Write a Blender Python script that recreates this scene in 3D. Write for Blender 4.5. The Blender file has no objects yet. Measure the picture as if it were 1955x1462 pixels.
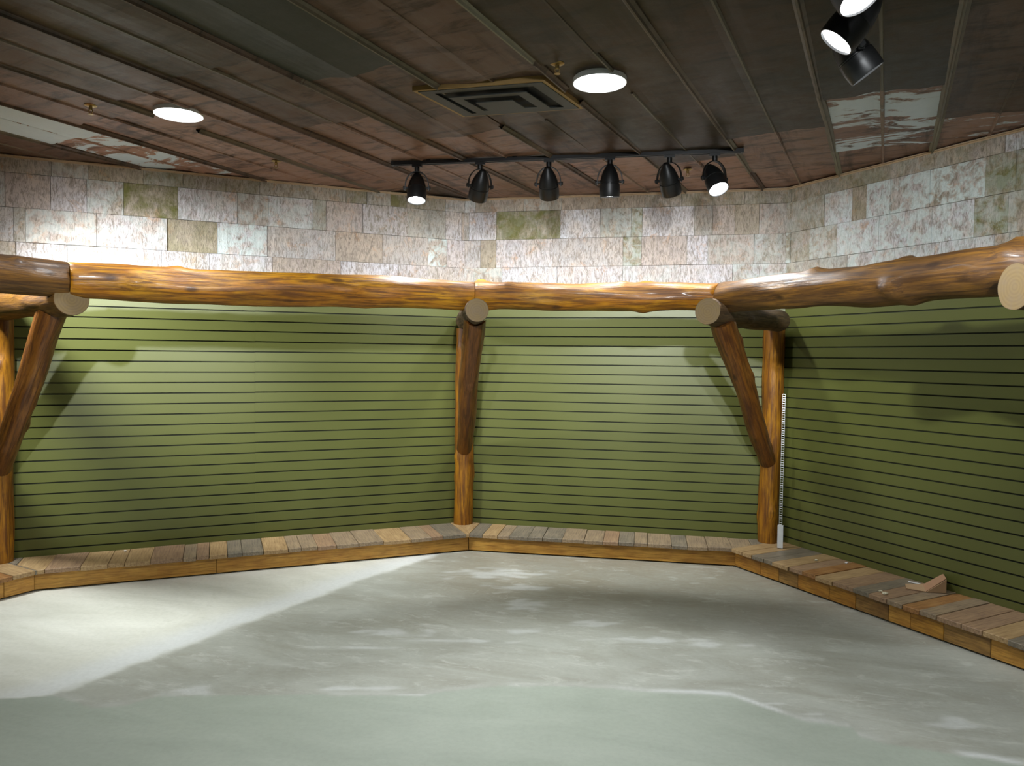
import bpy, math, random
from mathutils import Vector, Matrix, noise
random.seed(11)
S = bpy.context.scene
COL = S.collection
PI = math.pi

# ------------------------------------------------------------------ camera
HC = 1.547                       # eye height above the floor
FPX = 1407.65                    # focal length in pixels of the 1955 px wide frame
PITCH, ROLL = math.radians(-2.0466), math.radians(0.6092)
cam = bpy.data.cameras.new('camera'); cam.sensor_width = 36.0; cam.lens = 36.0*FPX/1955.0
cam.clip_start = 0.05
camo = bpy.data.objects.new('camera', cam); COL.objects.link(camo)
R0 = Vector((1, 0, 0)); U0 = Vector((0, -math.sin(PITCH), math.cos(PITCH))); F0 = Vector((0, math.cos(PITCH), math.sin(PITCH)))
CX_ = math.cos(ROLL)*R0 + math.sin(ROLL)*U0
CY_ = -math.sin(ROLL)*R0 + math.cos(ROLL)*U0
camo.matrix_world = Matrix.Translation((0, 0, HC)) @ Matrix((CX_, CY_, -F0)).transposed().to_4x4()
S.camera = camo

# ------------------------------------------------------------------ world, exposure
w = bpy.data.worlds.new('world'); S.world = w; w.use_nodes = True
w.node_tree.nodes['Background'].inputs[0].default_value = (0.9, 0.95, 1.0, 1)
w.node_tree.nodes['Background'].inputs[1].default_value = 0.0
S.view_settings.view_transform = 'Standard'; S.view_settings.look = 'None'
S.view_settings.gamma = 1.0; S.view_settings.use_curve_mapping = False
S.view_settings.exposure = 0.1
CAN_POWER = 64.0                 # each recessed can light
SPOT_POWER = 90.0                # each lit track head
WASH_POWER = 640.0               # heads on the track near the viewer, aimed at the walls
LAMP_COL = (0.93, 0.97, 1.0)

# ------------------------------------------------------------------ plan of the room (metres)
ZC = 2.868                       # ceiling height
ZT = 0.145                       # top of the low deck
ZB = 2.03                        # slats below, bark above
C = [Vector((-3.45, 4.925)), Vector((-0.410, 6.193)), Vector((2.086, 5.663)), Vector((3.448, 2.966))]
PL = [Vector((-3.038, 4.689)), Vector((-0.324, 5.775)), Vector((1.645, 5.418)), Vector((2.900, 2.935))]
G0, GP = 0.190, 0.0762           # first groove and groove pitch

def ray(x, y):
    u = (x-977.5)/FPX; v = (731-y)/FPX
    return CX_*u + CY_*v + F0
def on_z(x, y, z):
    d = ray(x, y); t = (z-HC)/d.z
    return Vector((d.x*t, d.y*t, z))
def on_wall(i, x, y=450):
    d = ray(x, y); A, B = C[i], C[i+1]; n = Vector((-(B-A).y, (B-A).x))
    t = n.dot(A)/(n.x*d.x+n.y*d.y)
    P = Vector((d.x*t, d.y*t)); return (P-A).dot((B-A).normalized()), d.z*t+HC

# ------------------------------------------------------------------ helpers
def mesh(name, verts, faces, mat, parent=None, smooth=False, loc=None, rot=None, link=True):
    me = bpy.data.meshes.new(name); me.from_pydata([tuple(v) for v in verts], [], faces); me.update()
    for m in (mat if isinstance(mat, (list, tuple)) else [mat]): me.materials.append(m)
    if smooth:
        me.polygons.foreach_set('use_smooth', [True]*len(me.polygons))
    o = bpy.data.objects.new(name, me)
    if link: COL.objects.link(o)
    if loc is not None: o.location = loc
    if rot is not None: o.rotation_euler = rot
    if parent is not None: o.parent = parent
    return o
def empty(name, loc, label, cat, group=None, rz=0):
    o = bpy.data.objects.new(name, None); COL.objects.link(o); o.location = loc; o.rotation_euler = (0, 0, rz)
    o.empty_display_size = 0.05
    tag(o, label, cat, group); return o
def tag(o, label, cat, group=None):
    o['label'] = label; o['category'] = cat
    if group: o['group'] = group
    return o
def struct(o, label=None):
    o['kind'] = 'structure'
    if label: o['label'] = label
    return o
class MB:
    def __init__(s): s.v = []; s.f = []; s.c = []; s.mi = []
    def add(s, vs, fs, col=None, mi=0):
        b = len(s.v); s.v += [Vector(v) for v in vs]
        for f in fs: s.f.append([i+b for i in f]); s.c.append(col); s.mi.append(mi)
    def box(s, a, b, M=None, col=None, mi=0):
        x0, y0, z0 = a; x1, y1, z1 = b
        vs = [Vector(p) for p in ((x0,y0,z0),(x1,y0,z0),(x1,y1,z0),(x0,y1,z0),(x0,y0,z1),(x1,y0,z1),(x1,y1,z1),(x0,y1,z1))]
        if M is not None: vs = [M @ v for v in vs]
        s.add(vs, [(0,3,2,1),(4,5,6,7),(0,1,5,4),(1,2,6,5),(2,3,7,6),(3,0,4,7)], col, mi)
    def lathe(s, prof, M=None, n=32, col=None, mi=0):
        vs = []; fs = []
        for r, z in prof:
            for k in range(n):
                a = 2*PI*k/n; v = Vector((r*math.cos(a), r*math.sin(a), z)); vs.append(M @ v if M is not None else v)
        for j in range(len(prof)-1):
            for k in range(n):
                k2 = (k+1) % n; fs.append((j*n+k, j*n+k2, (j+1)*n+k2, (j+1)*n+k))
        s.add(vs, fs, col, mi)
    def prism(s, poly, z0, z1, col=None, mi=0):
        n = len(poly)
        vs = [Vector((p[0], p[1], z0)) for p in poly]+[Vector((p[0], p[1], z1)) for p in poly]
        s.add(vs, [tuple(range(n))[::-1], tuple(range(n, 2*n))]+[(i, (i+1) % n, n+(i+1) % n, n+i) for i in range(n)], col, mi)
    def tube(s, pts, r, n=10):
        vs = []; fs = []
        for i, p in enumerate(pts):
            t = (pts[min(i+1, len(pts)-1)]-pts[max(i-1, 0)]).normalized()
            a = t.orthogonal().normalized() if i == 0 else (a - t*a.dot(t)).normalized()
            b = t.cross(a)
            for k in range(n): vs.append(p + r*(math.cos(2*PI*k/n)*a+math.sin(2*PI*k/n)*b))
        for i in range(len(pts)-1):
            for k in range(n):
                k2 = (k+1) % n; fs.append((i*n+k, i*n+k2, (i+1)*n+k2, (i+1)*n+k))
        fs.append(tuple(range(n))[::-1]); fs.append(tuple(range(len(vs)-n, len(vs))))
        s.add(vs, fs)
    def strip(s, pts, side, wd, th):          # a flat bar bent along pts; side = width direction
        vs = []; fs = []
        for i, p in enumerate(pts):
            t = (pts[min(i+1, len(pts)-1)]-pts[max(i-1, 0)]).normalized(); nn = t.cross(side).normalized()
            for a, b in ((-1,-1),(1,-1),(1,1),(-1,1)): vs.append(p + side*a*wd/2 + nn*b*th/2)
        for i in range(len(pts)-1):
            for k in range(4):
                k2 = (k+1) % 4; fs.append((i*4+k, i*4+k2, i*4+4+k2, i*4+4+k))
        fs.append((3,2,1,0)); fs.append(tuple(range(len(vs)-4, len(vs))))
        s.add(vs, fs)
    def build(s, name, mat, parent=None, smooth=False, link=True, angle=None):
        o = mesh(name, s.v, s.f, mat, parent, smooth, link=link); me = o.data
        if any(c is not None for c in s.c):
            at = me.color_attributes.new('tone', 'FLOAT_COLOR', 'CORNER'); buf = []
            for p, c in zip(me.polygons, s.c):
                c = c or (0, 0, 0, 0)
                for _ in p.loop_indices: buf += list(c)
            at.data.foreach_set('color', buf)
        if any(s.mi): me.polygons.foreach_set('material_index', s.mi)
        if angle is not None:
            me.polygons.foreach_set('use_smooth', [True]*len(me.polygons)); me.set_sharp_from_angle(angle=math.radians(angle))
        return o
def base_at(o, p):                            # move a mesh's origin to p, keeping its shape where it is
    p = Vector(p); o.data.transform(Matrix.Translation(-p)); o.location = p; return o

# ------------------------------------------------------------------ materials
class NT:
    def __init__(s, name):
        s.m = bpy.data.materials.new(name); s.m.use_nodes = True; s.t = s.m.node_tree; s.b = s.t.nodes['Principled BSDF']
    def n(s, typ, **kw):
        nd = s.t.nodes.new(typ)
        for k, v in kw.items():
            if k.startswith('_'): setattr(nd, k[1:], v)
        return nd
    def l(s, a, b): s.t.links.new(a, b)
    def coord(s, scale=(1,1,1), kind='Object', rot=(0,0,0)):
        tc = s.n('ShaderNodeTexCoord'); mp = s.n('ShaderNodeMapping'); s.l(tc.outputs[kind], mp.inputs[0])
        if any(rot):                       # turn first, then stretch
            mp.inputs['Rotation'].default_value = rot
            m2 = s.n('ShaderNodeMapping'); s.l(mp.outputs[0], m2.inputs[0]); mp = m2
        mp.inputs['Scale'].default_value = scale; return mp.outputs[0]
    def noise(s, vec, scale, detail=4, rough=0.55, dist=0.0, out='Fac'):
        nd = s.n('ShaderNodeTexNoise'); s.l(vec, nd.inputs['Vector'])
        nd.inputs['Scale'].default_value = scale; nd.inputs['Detail'].default_value = detail
        nd.inputs['Roughness'].default_value = rough; nd.inputs['Distortion'].default_value = dist; return nd.outputs[out]
    def ramp(s, fac, stops):
        nd = s.n('ShaderNodeValToRGB'); s.l(fac, nd.inputs[0]); e = nd.color_ramp.elements
        while len(e) < len(stops): e.new(0.5)
        for i, (p, c) in enumerate(stops):
            e[i].position = p; e[i].color = (c, c, c, 1) if isinstance(c, (int, float)) else (*c, 1)
        return nd.outputs[0]
    def mix(s, fac, a, b, blend='MIX'):
        nd = s.n('ShaderNodeMix'); nd.data_type = 'RGBA'; nd.blend_type = blend; nd.clamp_factor = True
        for sock, v in ((nd.inputs[0], fac), (nd.inputs[6], a), (nd.inputs[7], b)):
            if hasattr(v, 'is_linked') or hasattr(v, 'links'): s.l(v, sock)
            elif isinstance(v, (int, float)): sock.default_value = v
            else: sock.default_value = (*v, 1)
        return nd.outputs[2]
    def math(s, op, a, b=0.0, clamp=False):
        nd = s.n('ShaderNodeMath'); nd.operation = op; nd.use_clamp = clamp
        for sock, v in ((nd.inputs[0], a), (nd.inputs[1], b)):
            if isinstance(v, (int, float)): sock.default_value = v
            else: s.l(v, sock)
        return nd.outputs[0]
    def attr(s, name='tone'):
        nd = s.n('ShaderNodeAttribute'); nd.attribute_name = name
        sp = s.n('ShaderNodeSeparateColor'); s.l(nd.outputs['Color'], sp.inputs[0])
        return sp.outputs[0], sp.outputs[1], sp.outputs[2], nd.outputs['Alpha']
    def bump(s, h, strength=0.3, dist=0.01):
        nd = s.n('ShaderNodeBump'); nd.inputs['Strength'].default_value = strength; nd.inputs['Distance'].default_value = dist
        s.l(h, nd.inputs['Height']); s.l(nd.outputs[0], s.b.inputs['Normal'])
    def done(s, col=None, rough=None, metal=0.0, spec=None, coat=0.0):
        if col is not None:
            if isinstance(col, tuple): s.b.inputs['Base Color'].default_value = (*col, 1)
            else: s.l(col, s.b.inputs['Base Color'])
        if rough is not None:
            if isinstance(rough, (int, float)): s.b.inputs['Roughness'].default_value = rough
            else: s.l(rough, s.b.inputs['Roughness'])
        s.b.inputs['Metallic'].default_value = metal
        if spec is not None: s.b.inputs['Specular IOR Level'].default_value = spec
        if coat: s.b.inputs['Coat Weight'].default_value = coat; s.b.inputs['Coat Roughness'].default_value = 0.12
        return s.m

def plain(name, col, rough=0.5, metal=0.0, var=0.12, scale=30):
    k = NT(name); v = k.coord(); f = k.noise(v, scale, 3)
    c = k.mix(f, tuple(x*(1-var) for x in col), tuple(min(1, x*(1+var)) for x in col))
    return k.done(c, rough, metal)

def log_mat(name, light, mid, dark, amount=0.5, gloss=0.40, seed=0.0):
    k = NT(name)
    tc = k.n('ShaderNodeTexCoord'); oi = k.n('ShaderNodeObjectInfo')
    ofs = k.n('ShaderNodeVectorMath'); ofs.operation = 'ADD'; k.l(tc.outputs['Object'], ofs.inputs[0])
    sc = k.n('ShaderNodeVectorMath'); sc.operation = 'SCALE'; k.l(oi.outputs['Location'], sc.inputs[0]); sc.inputs['Scale'].default_value = 3.7
    k.l(sc.outputs[0], ofs.inputs[1])
    def mp(s):
        m = k.n('ShaderNodeMapping'); k.l(ofs.outputs[0], m.inputs[0]); m.inputs['Scale'].default_value = s; return m.outputs[0]
    patch = k.noise(mp((4, 4, 1.6)), 1.6, 4, 0.6, 0.4)
    grain = k.noise(mp((30, 30, 2.0)), 2.0, 5, 0.65, 0.3)
    fine = k.noise(mp((110, 110, 5)), 2.0, 3, 0.6)
    c = k.mix(k.ramp(patch, [(0.5-amount*0.35, 0), (0.72-amount*0.35, 1)]), light, mid)
    c = k.mix(k.ramp(grain, [(0.42, 0), (0.60, 0.9)]), c, dark)
    c = k.mix(k.ramp(fine, [(0.35, 0.3), (0.6, 0)]), c, dark)
    vo = k.n('ShaderNodeTexVoronoi'); k.l(mp((6.5, 6.5, 3.2)), vo.inputs['Vector']); vo.inputs['Scale'].default_value = 1.0
    knot = k.ramp(vo.outputs['Distance'], [(0.06, 1), (0.15, 0)])
    c = k.mix(k.math('MULTIPLY', knot, 0.8), c, tuple(x*0.45 for x in dark))
    r = k.ramp(grain, [(0.3, gloss), (0.8, gloss+0.2)])
    h = k.math('ADD', k.math('MULTIPLY', grain, 1.0), k.math('MULTIPLY', patch, 1.2))
    k.bump(h, 0.35, 0.012)
    return k.done(c, r, 0, 0.34, 0.04)

M = {}
M['log_gold'] = log_mat('varnished_golden_pine', (0.47, 0.225, 0.008), (0.32, 0.120, 0.004), (0.09, 0.030, 0.003), 0.40, 0.40)
M['log_brown'] = log_mat('varnished_brown_pine', (0.26, 0.120, 0.016), (0.14, 0.064, 0.013), (0.050, 0.022, 0.007), 0.65, 0.38)
M['log_post'] = log_mat('varnished_post_pine', (0.38, 0.170, 0.010), (0.25, 0.095, 0.006), (0.09, 0.030, 0.004), 0.45, 0.35)
M['log_brace'] = log_mat('varnished_brace_pine', (0.26, 0.110, 0.018), (0.165, 0.060, 0.009), (0.06, 0.02, 0.005), 0.7, 0.35)
M['log_dark'] = log_mat('dull_dark_bark_log', (0.19, 0.12, 0.06), (0.12, 0.07, 0.03), (0.04, 0.022, 0.011), 0.7, 0.6)

def cut_mat():
    k = NT('sawn_log_end'); v = k.coord()
    sp = k.n('ShaderNodeSeparateXYZ'); k.l(v, sp.inputs[0])
    r = k.math('SQRT', k.math('ADD', k.math('POWER', sp.outputs[0], 2), k.math('POWER', sp.outputs[1], 2)))
    nz = k.noise(v, 12, 3); rr = k.math('ADD', k.math('MULTIPLY', r, 420), k.math('MULTIPLY', nz, 6))
    ring = k.math('ADD', k.math('MULTIPLY', k.math('SINE', rr), 0.5), 0.5)
    c = k.mix(k.math('MULTIPLY', ring, 0.4), (0.165, 0.110, 0.042), (0.110, 0.070, 0.028))
    c = k.mix(k.ramp(k.noise(v, 25, 4), [(0.4, 0), (0.7, 0.55)]), c, (0.14, 0.10, 0.06))
    return k.done(c, 0.75)
M['cut'] = cut_mat()

def slat_mat():
    k = NT('olive_green_laminate'); v = k.coord()
    c = k.mix(k.noise(v, 1.3, 3), (0.092, 0.098, 0.022), (0.104, 0.110, 0.026))
    c = k.mix(k.math('MULTIPLY', k.noise(v, 260, 2), 0.25), c, (0.08, 0.10, 0.026))
    return k.done(c, 0.38, 0, 0.5)
M['slat'] = slat_mat()
M['slot'] = plain('dark_slot', (0.022, 0.026, 0.010), 0.7)

def bark_mat():
    k = NT('bark_shingles'); a, b, r, al = k.attr()
    v = k.coord()
    # long furrows run upright
    st = k.coord((58, 58, 15)); fib = k.noise(st, 1.2, 5, 0.75, 1.2)
    st2 = k.coord((22, 22, 14)); lump = k.noise(st2, 1.2, 5, 0.65, 0.8)
    bl = k.noise(v, 5.5, 5, 0.6)
    hue = k.ramp(r, [(0.0, (0.46, 0.39, 0.30)), (0.25, (0.55, 0.46, 0.42)), (0.5, (0.50, 0.48, 0.45)), (0.75, (0.64, 0.59, 0.60)), (1.0, (0.70, 0.69, 0.72))])
    c = k.mix(k.ramp(bl, [(0.40, 0), (0.70, 0.7)]), hue, (0.66, 0.54, 0.43))
    c = k.mix(k.ramp(k.noise(v, 9.0, 5, 0.7, 0.5), [(0.56, 0), (0.68, 0.65)]), c, (0.60, 0.34, 0.17))
    c = k.mix(k.ramp(fib, [(0.40, 0.85), (0.54, 0)]), c, (0.25, 0.205, 0.17))
    c = k.mix(k.ramp(lump, [(0.30, 0.6), (0.46, 0)]), c, (0.28, 0.24, 0.19))
    mossn = k.noise(v, 8.0, 5, 0.65, 0.4)
    moss = k.math('MULTIPLY', k.ramp(mossn, [(0.33, 0.15), (0.60, 1)]), a)
    c = k.mix(moss, c, k.mix(fib, (0.09, 0.10, 0.025), (0.27, 0.25, 0.09)))
    lich = k.noise(v, 14.0, 5, 0.6, 0.6)
    lm = k.math('MULTIPLY', k.ramp(lich, [(0.42, 0), (0.56, 0.85)]), b)
    c = k.mix(lm, c, (0.66, 0.75, 0.72))
    h = k.math('ADD', fib, k.math('MULTIPLY', lump, 1.4))
    k.bump(h, 0.6, 0.010)
    return k.done(c, 0.85, 0, 0.25)
M['bark'] = bark_mat()

def tin_mat():
    k = NT('rusty_roof_tin'); a, b, r, al = k.attr()     # paint amount, grey-teal amount, sheet tone from glow-brightened rose to dark, light cap
    v = k.coord()
    across = (0, 0, -math.radians(63.2))                 # turned so that x runs along the sheets
    sv = k.coord((5.0, 1.2, 1.0), 'Object', across)
    lv = k.coord((0.7, 4.0, 1.0), 'Object', across)
    big = k.noise(v, 1.3, 4, 0.6); sm = k.noise(v, 12, 6, 0.75); streak = k.noise(sv, 2.4, 6, 0.68, 0.5); lng = k.noise(lv, 2.0, 5, 0.65, 0.3)
    c = k.mix(k.ramp(big, [(0.38, 0), (0.62, 1)]), (0.36, 0.20, 0.145), (0.44, 0.28, 0.225))  # rose tin, its colour raised to carry the brightness near the walls
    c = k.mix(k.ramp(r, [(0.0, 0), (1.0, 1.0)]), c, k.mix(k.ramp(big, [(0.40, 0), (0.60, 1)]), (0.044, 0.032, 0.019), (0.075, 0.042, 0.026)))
    c = k.mix(k.ramp(sm, [(0.48, 0), (0.72, 0.6)]), c, k.mix(r, (0.40, 0.21, 0.11), (0.085, 0.042, 0.018)))
    c = k.mix(k.ramp(streak, [(0.36, 0.7), (0.50, 0)]), c, (0.022, 0.016, 0.011))
    c = k.mix(k.ramp(lng, [(0.34, 0.6), (0.46, 0)]), c, (0.022, 0.016, 0.012))
    c = k.mix(k.ramp(streak, [(0.60, 0), (0.74, 0.45)]), c, (0.16, 0.125, 0.075))
    c = k.mix(k.math('MULTIPLY', b, 0.85), c, k.mix(sm, (0.026, 0.034, 0.030), (0.050, 0.062, 0.050)))
    pn = k.noise(k.coord((4.0, 1.3, 1.0), 'Object', across), 1.6, 7, 0.68, 0.6)
    pf = k.math('ADD', pn, k.math('MULTIPLY', k.math('SUBTRACT', a, 0.5), 0.55))
    pm = k.math('MULTIPLY', k.ramp(pf, [(0.50, 0), (0.54, 1)]), k.math('GREATER_THAN', a, 0.02))
    c = k.mix(pm, c, k.mix(sm, (0.52, 0.62, 0.70), (0.72, 0.80, 0.84)))
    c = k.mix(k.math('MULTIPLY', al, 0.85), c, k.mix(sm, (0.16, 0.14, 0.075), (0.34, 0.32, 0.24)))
    k.bump(sm, 0.2, 0.005)
    return k.done(c, k.ramp(sm, [(0.3, 0.34), (0.7, 0.5)]), 0, 0.16)
M['tin'] = tin_mat()

def floor_mat():
    k = NT('patchy_concrete'); wh, gr, fr, br = k.attr()   # white coat, fresh green-grey coat, chalky edge, brown dust
    v = k.coord()
    sw = k.coord((1.0, 2.6, 1.0), 'Object', (0, 0, math.radians(12)))
    n1 = k.noise(sw, 1.3, 6, 0.62, 1.2); n2 = k.noise(sw, 4.5, 6, 0.66, 1.0); n3 = k.noise(v, 40, 4, 0.6)
    c = k.mix(k.ramp(n1, [(0.35, 0), (0.62, 1)]), (0.300, 0.300, 0.250), (0.375, 0.385, 0.335))
    c = k.mix(k.math('MULTIPLY', br, k.ramp(n2, [(0.25, 0.5), (0.6, 1)])), c, (0.27, 0.24, 0.175))
    c = k.mix(k.ramp(n2, [(0.55, 0), (0.66, 0.45)]), c, (0.52, 0.53, 0.47))
    wl = k.n('ShaderNodeTexNoise'); k.l(sw, wl.inputs['Vector']); wl.inputs['Scale'].default_value = 1.7; wl.inputs['Detail'].default_value = 5; wl.inputs['Distortion'].default_value = 2.0
    line = k.ramp(wl.outputs['Fac'], [(0.485, 0), (0.497, 0.55), (0.503, 0.55), (0.515, 0)])
    c = k.mix(k.math('MULTIPLY', line, k.ramp(n2, [(0.45, 0), (0.55, 0.4)])), c, (0.55, 0.56, 0.50))
    g = k.mix(k.ramp(n1, [(0.3, 0), (0.7, 1)]), (0.305, 0.340, 0.280), (0.365, 0.400, 0.335))
    g = k.mix(k.ramp(n2, [(0.3, 0.35), (0.5, 0)]), g, (0.29, 0.33, 0.27))
    c = k.mix(gr, c, g)
    wc = k.mix(k.ramp(n1, [(0.3, 0), (0.6, 1)]), (0.52, 0.52, 0.44), (0.62, 0.62, 0.54))
    wc = k.mix(k.ramp(n2, [(0.60, 0), (0.72, 0.5)]), wc, (0.46, 0.46, 0.37))
    c = k.mix(wh, c, wc)
    c = k.mix(fr, c, (0.60, 0.62, 0.60))
    c = k.mix(k.ramp(n3, [(0.2, 0.14), (0.6, 0)]), c, (0.1, 0.1, 0.08))
    k.bump(n2, 0.12, 0.004)
    return k.done(c, k.ramp(n2, [(0.3, 0.38), (0.7, 0.62)]), 0, 0.4)
M['floor'] = floor_mat()

def plank_mat(name, c1, c2, c3, gloss=0.55):
    k = NT(name); v = k.coord((1, 1, 1)); oi = k.n('ShaderNodeObjectInfo')
    st = k.coord((3.5, 60, 60)); f = k.noise(st, 1.5, 5, 0.65, 0.4)
    add = k.n('ShaderNodeVectorMath'); add.operation = 'ADD'; k.l(v, add.inputs[0]); k.l(oi.outputs['Location'], add.inputs[1])
    p = k.noise(add.outputs[0], 6.0, 4, 0.6)
    c = k.mix(k.ramp(p, [(0.35, 0), (0.65, 1)]), c1, c2)
    c = k.mix(k.ramp(f, [(0.42, 0), (0.68, 0.8)]), c, c3)
    k.bump(f, 0.3, 0.004)
    return k.done(c, gloss, 0, 0.4)
PLK = [plank_mat('plank_tan', (0.44, 0.30, 0.145), (0.35, 0.23, 0.105), (0.17, 0.09, 0.035)),
       plank_mat('plank_weathered', (0.33, 0.24, 0.14), (0.26, 0.19, 0.12), (0.11, 0.075, 0.045)),
       plank_mat('plank_grey', (0.25, 0.20, 0.135), (0.18, 0.15, 0.105), (0.07, 0.06, 0.045)),
       plank_mat('plank_orange', (0.36, 0.19, 0.065), (0.28, 0.13, 0.04), (0.13, 0.05, 0.015)),
       plank_mat('plank_rose', (0.35, 0.225, 0.125), (0.28, 0.18, 0.105), (0.13, 0.07, 0.04))]
FAS = [plank_mat('fascia_gold', (0.62, 0.34, 0.065), (0.50, 0.24, 0.04), (0.20, 0.08, 0.012), 0.4),
       plank_mat('fascia_amber', (0.52, 0.26, 0.035), (0.40, 0.17, 0.022), (0.12, 0.045, 0.008), 0.4),
       plank_mat('fascia_stained', (0.40, 0.22, 0.055), (0.22, 0.11, 0.03), (0.07, 0.035, 0.012), 0.4)]
M['black'] = plain('black_powder_coat', (0.009, 0.0095, 0.010), 0.42)
M['black2'] = plain('black_plastic', (0.016, 0.017, 0.018), 0.5)
M['vent'] = plain('charcoal_vent_metal', (0.030, 0.034, 0.031), 0.5)
M['vent_dark'] = plain('vent_throat', (0.008, 0.009, 0.009), 0.8)
M['vent_wood'] = plain('vent_wood_edging', (0.36, 0.22, 0.07), 0.6)
M['brass'] = plain('dull_brass', (0.35, 0.24, 0.08), 0.35, 0.8)
M['trim'] = plain('pale_wood_bead', (0.50, 0.36, 0.22), 0.6)
M['white'] = plain('white_enamel', (0.8, 0.8, 0.78), 0.4)
M['card'] = plain('brown_cardboard', (0.36, 0.20, 0.11), 0.85)
M['card_edge'] = plain('cardboard_inner', (0.40, 0.26, 0.14), 0.9)
M['paper'] = plain('crumpled_paper', (0.62, 0.58, 0.42), 0.8)
M['chrome'] = plain('shiny_strip_metal', (0.72, 0.73, 0.72), 0.25, 0.35)
M['plaster'] = plain('plain_wall_board', (0.20, 0.22, 0.12), 0.8)
M['reflector'] = plain('lamp_reflector', (0.85, 0.86, 0.88), 0.25, 0.6)
def emis(name, col, st):
    k = NT(name); k.b.inputs['Base Color'].default_value = (1, 1, 1, 1)
    k.b.inputs['Emission Color'].default_value = (*col, 1); k.b.inputs['Emission Strength'].default_value = st; return k.m
M['glow'] = emis('lamp_glow', (0.95, 0.98, 1.0), 9.0)
M['glow_can'] = emis('can_lamp_glow', (0.95, 0.98, 1.0), 5.0)

# ------------------------------------------------------------------ floor
def smooth01(x): x = max(0.0, min(1.0, x)); return x*x*(3-2*x)
WHITE = [(-0.10, 6.4)]+[tuple(on_z(x, y, 0).xy) for x, y in ((844, 1056), (765, 1082), (685, 1108), (609, 1138), (511, 1172), (425, 1205), (307, 1250), (235, 1276), (153, 1307), (77, 1332))]+[(-3.0, 2.9)]
GREEN = [(-4, 3.1), (-2.26, 3.23), (-2.05, 3.26), (-1.80, 3.15), (-1.68, 3.19), (-1.58, 3.27), (-1.0, 3.30), (-0.41, 3.30), (-0.29, 3.36), (-0.05, 3.41), (0.32, 3.41), (0.68, 3.37), (1.03, 3.33), (1.26, 3.11), (1.44, 3.06), (1.45, 2.98), (1.54, 2.93), (1.98, 2.77), (4, 2.2)]
def pl_eval(poly, x, ix, iy):
    q = sorted(((p[ix], p[iy]) for p in poly))
    if x <= q[0][0]: return q[0][1]
    for (a, b), (c, d) in zip(q, q[1:]):
        if x <= c: return b+(d-b)*(x-a)/max(1e-6, c-a)
    return q[-1][1]
PATCH = [(-0.68, 4.07, .16, .05), (0.08, 4.11, .14, .035), (0.48, 4.24, .12, .05), (0.09, 4.54, .13, .09), (-0.80, 3.85, .2, .012), (-1.44, 3.31, .12, .05), (-0.71, 3.37, .18, .03), (-0.40, 3.31, .13, .02), (1.10, 3.95, .14, .04), (1.34, 3.17, .09, .012), (1.19, 3.26, .06, .01), (1.9, 3.1, .12, .04), (0.1, 4.9, .2, .05), (-0.1, 5.2, .3, .1), (0.8, 4.0, .3, .03), (-0.3, 3.95, .3, .02)]
def floor_tone(x, y):
    nv = noise.noise(Vector((x*3, y*3, 1.3)))*0.07+noise.noise(Vector((x*11, y*11, 4.1)))*0.035+noise.noise(Vector((x*30, y*30, 7.7)))*0.012
    wx = pl_eval(WHITE, y, 1, 0)
    dw = (wx-x)*0.85+nv*0.8
    gy = pl_eval(GREEN, x, 0, 1)
    dg = gy-y + nv*0.25
    dw -= noise.noise(Vector((x*3, y*3, 1.3)))*0.045
    white = smooth01(dw/0.10+0.5); green = smooth01(dg/0.018+0.5)
    white *= 1-green
    fr = smooth01((dw+0.04)/0.08)*smooth01((0.30-dw)/0.22)*0.8*(1-green)
    edge = math.exp(-((dg+0.022)/0.022)**2)*(0.25+0.75*smooth01((x-0.4)/0.5))*smooth01(noise.noise(Vector((x*5, y*5, 9)))*2+0.7)
    pt = 0.0
    for px, py, sx, sy in PATCH:
        q = ((x-px)/sx)**2+((y-py)/sy)**2
        if q < 4: pt = max(pt, smooth01(1.35-q**0.5+noise.noise(Vector((x*8, y*22, 2)))*1.3)*0.5)
    fr = max(fr, edge*0.9, pt*(1-green)*(1-white))
    ang = smooth01((y-4.0)/1.3+0.10)*smooth01((x+1.0)/0.9)
    brn = ang*(1-0.35*smooth01((nv+0.03)*12))*0.95
    return (white, green, fr, brn)
xs = [-7.5, -5.5, -4.2]+[-3.6+0.016*i for i in range(int(7.2/0.016)+1)]
ys = [-2.5, -1, 0.5, 1.6]+[2.4+0.016*i for i in range(int(3.95/0.016)+1)]
fv = [(x, y, 0.0) for y in ys for x in xs]; nx = len(xs)
ff = [(j*nx+i, j*nx+i+1, (j+1)*nx+i+1, (j+1)*nx+i) for j in range(len(ys)-1) for i in range(nx-1)]
flo = struct(mesh('floor', fv, ff, M['floor']))
ca = flo.data.color_attributes.new('tone', 'FLOAT_COLOR', 'POINT'); buf = []
for x, y, z in fv: buf += floor_tone(x, y)
ca.data.foreach_set('color', buf)

# ------------------------------------------------------------------ ceiling of old roof tin
u_ = Vector((math.cos(math.radians(63.2)), math.sin(math.radians(63.2)))); n_ = Vector((u_.y, -u_.x))
def cp(s, c, z): p = u_*s+n_*c; return Vector((p.x, p.y, z))
mb = MB(); SW = 0.55; c0 = -1.42
#        strip index -> joints along it; tone overrides
LAPS = {-6: [2.82], -5: [2.66], -4: [2.50], -3: [2.40, 3.26], -2: [2.73, 3.76], -1: [3.05, 4.6], 0: [2.996, 4.9], 1: [4.48, 5.37], 2: [4.02, 5.04], 3: [4.60], 4: [3.9]}
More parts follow.
